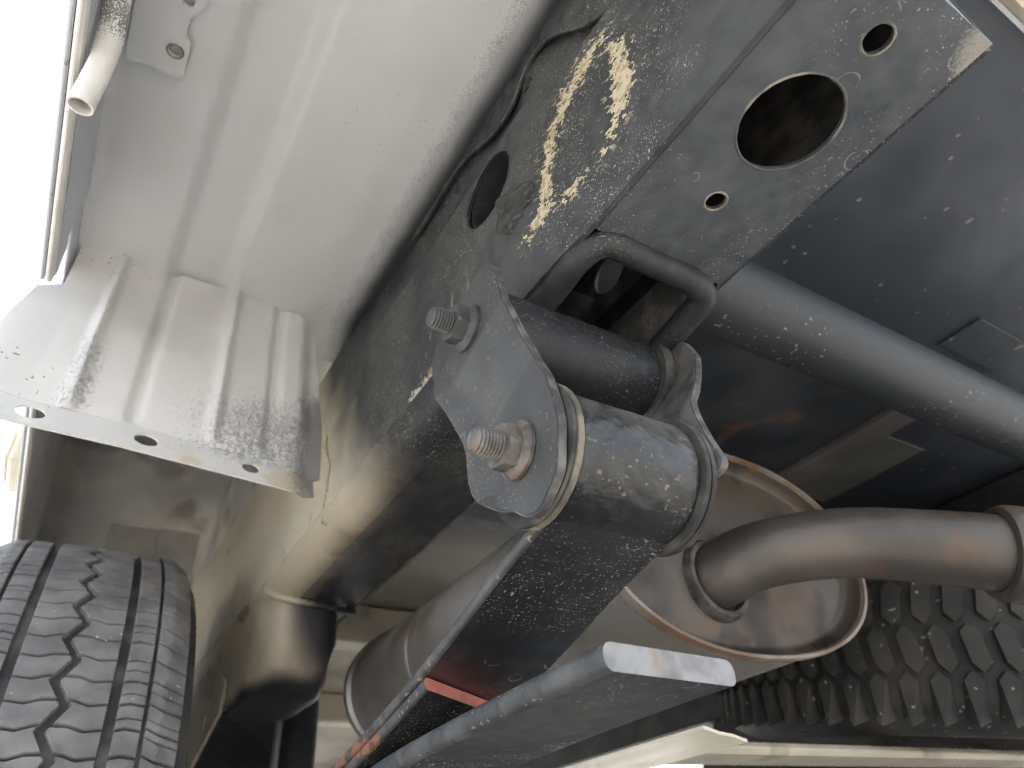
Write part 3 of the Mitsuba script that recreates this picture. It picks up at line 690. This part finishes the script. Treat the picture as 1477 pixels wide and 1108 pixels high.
def plated(name, poly, t, x0, warp, face_mat):
    k = add(name, cat_([prism(poly.buffer(-.0007), 0, .0014, f_yz(x0, warp), .0028, .0006), prism(poly.buffer(-.0007), t - .0014, t, f_yz(x0, warp), .0028, .0006)]), face_mat, sh, 28)
    add('edge', prism(poly, .0007, t - .0007, f_yz(x0, warp), .0028, .0003), 'worn_edge', k, 28)
    return k
plated('outer_plate', softpoly(oy), .0052, .1480, out_warp, 'shackle_paint')
iy = [(.2300, .2680), (.2120, .2620), (.1985, .2480), (.1885, .2180), (.1850, .2000), (.1865, .1900), (.1860, .1830), (.1830, .1700), (.1790, .1530), (.1860, .1490), (.1940, .1490), (.1985, .1430), (.2000, .1340), (.2100, .1250), (.2240, .1270), (.2400, .1400), (.2520, .1560), (.2560, .1800), (.2660, .2100), (.2710, .2400), (.2600, .2620)]
def in_warp(y, z):
    s = along(y, z); return .0250 * np.clip((s - .028) / .044, 0, 1) + .003 * ss(.192, .178, y) * ss(.17, .15, z)
plated('inner_plate', softpoly(iy, .002), .0060, .2345, in_warp, 'inner_plate_paint')
def bolt(c, x_plate, tip, r, nut_r, mat, nutmat, rot):
    """threaded end, hex nut with a flange, on the outer face of the plate; axis along x"""
    prof = []; n = int(tip / .0016)
    for i in range(n):
        a = -tip + i * .0016; t_ = min(1.0, (i + .8) / 2.2)
        prof += [(r * .84 * (.82 + .18 * t_), a), (r * (.82 + .18 * t_), a + .0008)]
    prof = [(.0003, -tip - .0004), (r * .70, -tip - .0004)] + prof + [(r, .10), (.0003, .10)]
    bm = lathe(prof, [x_plate, c[0], c[1]], [1, 0, 0], 40)
    add('bolt', bm, mat, sh, 25)
    k = add('nut', None_nut(c, x_plate, nut_r, rot), nutmat, sh, 25)
    return k
def None_nut(c, xp, R, rot):
    h, fl_ = .0105, .0030
    hexa = Polygon([(R * math.cos(a), R * math.sin(a)) for a in np.radians(rot) + np.arange(6) * math.pi / 3])
    cs = lambda g: m3.CrossSection([np.array(g.exterior.coords)[:-1].tolist()], m3.FillRule.EvenOdd)
    hx = m3.Manifold.extrude(cs(hexa.buffer(-.0003).buffer(.0003)), h)
    cone = m3.Manifold.cylinder(h, R * 1.30, R * .92, 48)     # chamfers the corners at the free end
    fl2 = m3.Manifold.cylinder(fl_ * .55, R * 1.24, R * 1.22, 56) + m3.Manifold.cylinder(fl_ * .9, R * 1.22, R * .95, 56).translate((0, 0, fl_ * .5))
    m = (hx ^ cone) + fl2
    v, f = arr(m.refine_to_length(.003))
    w = np.stack([xp - v[:, 2], c[0] + v[:, 0], c[1] + v[:, 1]], 1)
    t_ = trimesh.Trimesh(w, f, process=False)
    if t_.volume < 0: t_.invert()
    return t_
k = bolt(LO, .1476, .0225, .0066, .0110, 'bolt_steel', 'rusty_nut_steel', 12); labels[k] = {'label': 'rusty brown flanged nut on the lower shackle bolt'}
k = bolt(UPV, .1388, .0215, .0062, .0108, 'dark_nut_steel', 'dark_nut_steel', 24); labels[k] = {'label': 'dark flanged nut on the upper shackle bolt'}
for i, (c_, xp) in enumerate(((LO, .2410), (UPV, .2662))):
    hx = prism(Polygon([(c_[0] + .0115 * math.cos(a), c_[1] + .0115 * math.sin(a)) for a in np.arange(6) * math.pi / 3]), 0, .009, f_yz(xp), None, .0008)
    add('bolt_head', hx, 'dark_nut_steel', sh, 25)

# ------------------------------------------------------------------ leaf spring
ls = thing('leaf_spring', 'black leaf spring with a rolled eye running down from the shackle to the lower left', 'leaf spring')
EC, ER = LO, .0305
X0, X1 = .1600, .2255
add('spring_eye', disp(lathe([(ER - .0006, X0), (ER, X0 + .0006)] + [(ER, x) for x in np.linspace(X0 + .002, X1 - .002, 24)] + [(ER, X1 - .0006), (ER - .0006, X1), (ER - .0065, X1), (ER - .0065, X0)], [0, EC[0], EC[1]], [1, 0, 0], 120), .0007, 90, 6), 'eye_paint', ls, 50)
add('bushing', lathe([(ER - .0066, X0 - .001), (ER - .0066, X1 + .001), (.0068, X1 + .001), (.0068, X0 - .001)], [0, EC[0], EC[1]], [1, 0, 0], 64), 'rubber_dark', ls, 40)
add('rubber_washer', lathe([(.0318, .1556), (.0330, .1563), (.0330, .1588), (.0314, .1597), (.010, .1597), (.010, .1556)], [0, EC[0], EC[1]], [1, 0, 0], 80), 'rubber_tan', ls, 40)
add('rubber_washer', lathe([(.0325, .1534), (.0328, .1540), (.0328, .1550), (.0322, .1555), (.010, .1555), (.010, .1534)], [0, EC[0], EC[1]], [1, 0, 0], 80), 'rubber_dark', ls, 40)
add('rubber_washer', lathe([(.0318, .2258), (.0336, .2265), (.0336, .2292), (.0326, .2299), (.010, .2299), (.010, .2258)], [0, EC[0], EC[1]], [1, 0, 0], 80), 'rubber_dark', ls, 40)
add('rubber_washer', lathe([(.0322, .2302), (.0332, .2308), (.0332, .2332), (.0322, .2340), (.010, .2340), (.010, .2302)], [0, EC[0], EC[1]], [1, 0, 0], 80), 'rubber_dark', ls, 40)
def leaf(profile, t, x0, x1, name, mat, endcut=0.0, edge=None, endmat=None, cut2=0.0):
    """profile: (y, z) points along the lower face; strip t thick above it, round long edges; edge strips of another finish are separate parts"""
    p = spline(profile, 60); d = np.gradient(p, axis=0); d /= np.linalg.norm(d, axis=1, keepdims=True)
    nrm = np.stack([-d[:, 1], d[:, 0]], 1); nrm *= np.sign(nrm[:, 1:2])
    r = t * .42
    def sect(a0, a1, flat0, flat1):
        pass
    ang = np.linspace(0, math.pi / 2, 5)
    S = [(x0 + r - r * math.sin(a), r - r * math.cos(a)) for a in ang] ; S = S[::1]
    left_low = [(x0 + r - r * math.sin(a), r - r * math.cos(a)) for a in ang]
    left_up = [(x0 + r - r * math.cos(a), t - r + r * math.sin(a)) for a in ang]
    right_up = [(x1 - r + r * math.sin(a), t - r + r * math.cos(a)) for a in ang]
    right_low = [(x1 - r + r * math.cos(a), r - r * math.sin(a)) for a in ang]
    ring = left_low + left_up + right_up + right_low
    m_ = len(ring); ringa = np.array(ring)
    v = []
    for i in range(len(p)):
        sh_ = endcut * (ringa[:, 0] - x0) / (x1 - x0) * max(0.0, 1 - i / 6.0)   # oblique rear end
        y = p[i, 0] + nrm[i, 0] * ringa[:, 1] + d[i, 0] * sh_; z = p[i, 1] + nrm[i, 1] * ringa[:, 1] + d[i, 1] * sh_
        v.append(np.stack([ringa[:, 0], y, z], 1))
    v = np.array(v)
    i, j = np.meshgrid(np.arange(len(p) - 1), np.arange(m_), indexing='ij')
    q = np.stack([i * m_ + j, i * m_ + (j + 1) % m_, (i + 1) * m_ + (j + 1) % m_, (i + 1) * m_ + j], -1).reshape(-1, 4)
    is_edge = (q[:, 0] % m_ < 9) if edge else np.zeros(len(q), bool)   # the left long edge
    vv = v.reshape(-1, 3)
    capc = v[0].mean(0); capd = v[-1].mean(0); k0 = len(vv); vv = np.vstack([vv, capc, capd])
    jj = np.arange(m_); L = (len(p) - 1) * m_
    c0 = np.stack([jj * 0 + k0, (jj + 1) % m_, jj], 1); c1 = np.stack([jj * 0 + k0 + 1, L + jj, L + (jj + 1) % m_], 1)
    tri = lambda q_: np.vstack([q_[:, [0, 1, 2]], q_[:, [0, 2, 3]]])
    body = np.vstack([tri(q[~is_edge]), c1] + ([] if endmat else [c0]))
    mk = lambda f: trimesh.Trimesh(vv, f, process=False)
    def clean(m): m.remove_unreferenced_vertices(); return m
    kk = add(name, clean(mk(body)), mat, ls, 40)
    if edge: add('long_edge', clean(mk(tri(q[is_edge]))), edge, kk, 50)
    if endmat: add('end_face', clean(mk(c0)), endmat, kk, 40)
    return kk
leaf([(.2058, .1267), (.2220, .1231), (.2540, .1155), (.2900, .1050), (.3330, .0930), (.42, .0735), (.55, .052), (.75, .040), (.92, .038)], .0062, X0 - .0015, .2285, 'leaf', 'leaf_underside_paint', 0, 'leaf_edge_paint')
leaf([(.3300, .0860), (.3700, .0770), (.42, .0665), (.55, .045), (.75, .033), (.92, .031)], .0064, X0 - .001, .2285, 'leaf', 'leaf_black', .030, 'leaf_edge_paint', 'red_primer')
labels[ls + '__leaf_001'] = {'label': 'second leaf with a red painted end'}
kk = leaf([(.1900, .0590), (.230, .0588), (.28, .0582), (.33, .0570), (.39, .0540), (.46, .0460), (.55, .0370), (.75, .025), (.92, .023)], .0100, X0 - .0015, .2285, 'leaf', 'leaf_black', .006, 'leaf_edge_paint', 'bare_steel_paint')
labels[kk] = {'label': 'lowest thick leaf with a bright bare steel end'}

# ------------------------------------------------------------------ muffler and tail pipe
mf = thing('muffler', 'oval exhaust muffler with rusty brown end cap behind the leaf spring', 'muffler')
MC = np.array([.430, 0, .205]); MA, MB_, TL = .146, .083, math.radians(4)
def oval(s, y, n=96):
    a = np.arange(n) * 2 * np.pi / n; e = .92
    u, w = MA * s * np.sign(np.cos(a)) * np.abs(np.cos(a)) ** e, (MB_ - MA * (1 - s) if s < 1 else MB_ * s) * np.sign(np.sin(a)) * np.abs(np.sin(a)) ** e
    return np.stack([MC[0] + u * math.cos(TL) - w * math.sin(TL), np.full(n, y), MC[2] + u * math.sin(TL) + w * math.cos(TL)], 1)
def rings(R_, caps=(False, False)):
    n = len(R_[0]); v = np.vstack(R_); f = []
    for i in range(len(R_) - 1):
        j = np.arange(n); a = i * n + j; b = i * n + (j + 1) % n
        f += [np.stack([a, b, b + n], 1), np.stack([a, b + n, a + n], 1)]
    for e, i in ((caps[0], 0), (caps[1], len(R_) - 1)):
        if e:
            v = np.vstack([v, R_[i].mean(0)]); j = np.arange(n); f.append(np.stack([j * 0 + len(v) - 1, i * n + j, i * n + (j + 1) % n], 1))
    return trimesh.Trimesh(v, np.vstack(f), process=False)
add('shell', rings([oval(1.0, y) for y in (.338, .40, .48, .482, .486, .488, .56, .64, .642, .646, .648, .72, .778)]), 'muffler_steel', mf, 40)
for y in (.470, .630): add('band', rings([oval(1.0, y), oval(1.012, y + .002), oval(1.012, y + .010), oval(1.0, y + .012)]), 'muffler_steel', mf, 40)
add('end_cap', rings([oval(.985, .332), oval(.975, .336), oval(.955, .3415), oval(.92, .3430), oval(.86, .3395), oval(.70, .3375), oval(.58, .337)], (False, True)), 'rusty_cap', mf, 50)
add('cap_seam', rings([oval(1.0, .338), oval(1.022, .337), oval(1.026, .333), oval(1.018, .329), oval(.995, .329), oval(.985, .332)]), 'rim_rust', mf, 60)
add('cap_seam', rings([oval(1.0, .776), oval(1.03, .778), oval(1.03, .786), oval(1.0, .788), oval(.9, .786)], (False, True)), 'muffler_steel', mf, 50)
tp = thing('tail_pipe', 'brown steel exhaust pipe curving from the muffler cap to the right', 'exhaust pipe')
PP = spline([(.397, .350, .176), (.3985, .336, .178), (.410, .321, .185), (.433, .303, .1905), (.467, .277, .1915), (.510, .247, .1845), (.552, .218, .1745), (.60, .185, .161)], 80)
add('pipe', tubev(PP, np.linspace(.0230, .0285, 80), 48), 'tailpipe_steel', tp, 60)
add('inlet_collar', lathe([(.0250, -.003), (.0305, -.004), (.0310, .004), (.0285, .010), (.0250, .010)], [.397, .341, .176], [0, -1, 0], 64), 'rubber_dark', tp, 50)
d_ = np.array([.046, -.0315, -.0125]); d_ /= np.linalg.norm(d_)
add('clamp_ring', lathe([(.028, 0), (.0325, .001), (.0345, .006), (.0345, .040), (.028, .041)], np.array([.556, .2150, .1735]), d_, 64), 'tailpipe_steel', tp, 50)

# ------------------------------------------------------------------ cross tube between the rails
ct = np.array([[x, .2007, .3108] for x in np.linspace(.262, 1.2, 30)])
k = add('cross_tube', tubev(ct, .0278, 64), 'cross_tube_paint', None, 60)
tag(k, 'thick dark grey cross tube reaching from the rail to the right edge, spotted with mud', 'cross member')

# ------------------------------------------------------------------ rear floor over the right side and its members
rf = thing('rear_floor', 'dark bluish underside of the load floor right of the rail', 'floor')
fs = sheet(np.linspace(.262, 1.52, 80), np.linspace(.002, 4.4, 160), lambda U, W: np.stack([U, W, .472 + 0 * U], -1), .002)
add('floor_sheet', fs, 'floor_paint', rf, 40)
add('front_sheet', cbox(-.0735, .262, 1.39, 4.4, .470, .474, .001), 'beige_paint', rf)
k = add('heat_shield', cbox(.276, .814, .30, .620, .4600, .4635, .001), 'shield_paint', rf); labels[k] = {'label': 'dark heat shield plate with faint rust patches'}
add('floor_rib', cbox(.818, .862, .29, .62, .452, .4705, .003), 'mauve_member_paint', rf)
add('floor_rib', cbox(.868, .98, .40, .575, .4685, .4705, .0006), 'grey_member_paint', rf)
add('floor_rib', cbox(.765, .885, .196, .246, .4685, .4705, .0006), 'floor_paint', rf)
sm = np.array([[.566, .06, .4705], [.60, .10, .4702], [.64, .14, .4700], [.68, .181, .4697], [.72, .23, .4695]])
for y in (.66, 1.25, 1.9): add('cross_member', cbox(.262, 1.25, y, y + .06, .40, .4695, .004), 'dull_black' if y < 1 else 'beige_paint', rf)
# bumper skirt at the rear edge, sunlit
k = add('rear_skirt', cat_([cbox(-.08, 1.52, -.028, -.002, .455, .90, .005)]), 'cream_paint')
tag(k, 'pale painted rear skirt of the body whose edge shows in the top right corner', 'body panel')
# right-hand rail, sill and far side
k = add('far_frame_rail', cbox(1.18, 1.27, .3, 4.2, .262, .468, .004), 'dull_black'); tag(k, 'dark frame rail on the far side beyond the spare wheel', 'frame rail')
add_far = add('far_body_side', cbox(1.50, 1.52, 0, 4.2, .34, 1.35, .004), 'flange_shade_paint'); tag(add_far, 'pale body side far to the right', 'body panel')

# ------------------------------------------------------------------ spare wheel lying flat under the floor
sp = thing('spare_tyre', 'dark spare wheel with chunky tread lying flat under the floor at the lower right', 'spare tyre')
SC, SR = np.array([0., 0., 0.]), .330
SM = trimesh.transformations.translation_matrix([1.037, .497, .205]) @ trimesh.transformations.rotation_matrix(math.radians(11), [1, .15, 0])
def tilt(m):
    m = trimesh.Trimesh(*arr(m), process=False); m.apply_transform(SM); return m
prof = [(.318, d) for d in np.linspace(-.070, .070, 9)] + [(.305, .090), (.28, .099), (.25, .10), (.215, .09), (.19, .075)] + [(.19, -.075), (.215, -.09), (.25, -.10), (.28, -.099), (.305, -.090)]
add('carcass', tilt(lathe(prof, SC, [0, 0, 1], 120)), 'spare_rubber', sp, 40)
add('rim', tilt(lathe([(.19, .08), (.185, .06), (.16, .05), (.15, -.02), (.03, -.02), (.03, -.026), (.155, -.026), (.165, .04), (.19, -.08)], SC, [0, 0, 1], 80)), 'wheel_steel', sp, 40)
def spare_block(th0, w, z0, z1, sk):
    P = []
    for a, z, s_ in ((th0, z0, 0), (th0 + w, z0, 0), (th0 + w + sk, z1, 0), (th0 + sk, z1, 0)):
        for r_, gsh in ((.312, 0.0), (.3265 - 1.2 * max(0, abs(z) - .055) ** 1.0 * .25, .0035)):
            am = th0 + w * .5 + (sk if z == z1 else 0); aa = am + (a - am) * (1 - gsh * 60); zz = z + (gsh if z == z0 else -gsh)
            P.append([SC[0] + r_ * math.cos(aa), SC[1] + r_ * math.sin(aa), SC[2] + zz])
    for a, z, s_ in ((th0 + w * .5, z0 - .006, 0), (th0 + w * .5 + sk, z1 + .006, 0)):
        P.append([SC[0] + .324 * math.cos(a), SC[1] + .324 * math.sin(a), SC[2] + z])
    return tilt(trimesh.convex.convex_hull(np.array(P)))
rest = []
for i in range(72):
    a0 = i * 2 * math.pi / 72; mid_deg = math.degrees(a0) % 360
    for rws, (z0, z1, sk, of) in enumerate(((-.088, -.050, .012, 0), (-.041, -.006, -.014, .5), (.006, .041, .014, 0), (.050, .088, -.012, .5))):
        b = spare_block(a0 + of * 2 * math.pi / 72, 2 * math.pi / 72 * .74, z0, z1, sk)
        if 150 < mid_deg < 285: add('tread_block', b, 'spare_rubber', sp + '__carcass', 25)
        else: rest.append(b)
k = add('tread', cat_(rest), 'spare_rubber', sp + '__carcass', 25); labels[k] = {'kind': 'stuff', 'label': 'rest of the tread blocks round the spare tyre'}
k = add('spare_carrier', cbox(.45, 1.18, .47, .53, .086, .096, .004), 'beige_paint'); tag(k, 'pale flat carrier bar below the spare tyre', 'bar')
k = add('far_rear_tyre', cat_([lathe([(.33 - .55 * d * d - .012 * float(ss(.074, .092, abs(d))), d) for d in dx] + side + [(r, -d) for r, d in side[::-1]], [1.30, .92, .02], [1, 0, 0], 96), lathe(rim, [1.30, .92, .02], [1, 0, 0], 64)]), 'spare_rubber'); tag(k, 'dark rear tyre standing on the far side of the vehicle', 'tyre')
k = add('front_cross_member', cbox(.172, .36, 1.18, 1.24, -.06, .259, .005), 'dull_black'); tag(k, 'dark cross member low behind the bump stop cup', 'cross member')
# longitudinal pale strip seen under the muffler
gd = sheet(np.linspace(.345, .415, 50), np.linspace(.345, 1.1, 20), lambda U, W: np.stack([U, W + .42 * (U - .38), .073 + .0003 * np.sin((U - .338) / .084 * 4 * math.pi) + 0 * W], -1), .002)
k = add('muffler_guard', gd, 'cream_paint'); tag(k, 'narrow cream corrugated guard strip running forward below the muffler', 'guard')

# ------------------------------------------------------------------ shock absorber behind the bump stop
sa = thing('shock_absorber', 'black upright shock absorber with a thin pale rod below the bump stop cup', 'shock absorber')
add('body', lathe([(.001, -.10), (.026, -.10), (.028, -.095), (.028, .235), (.026, .24), (.001, .24)], [.300, 1.02, 0], [0, 0, 1], 40), 'dull_black', sa, 40)
add('rod', tubev([[.262, .985, -.05], [.266, .985, .10], [.268, .985, .245]], .0045, 16), 'wheel_steel', sa, 60)
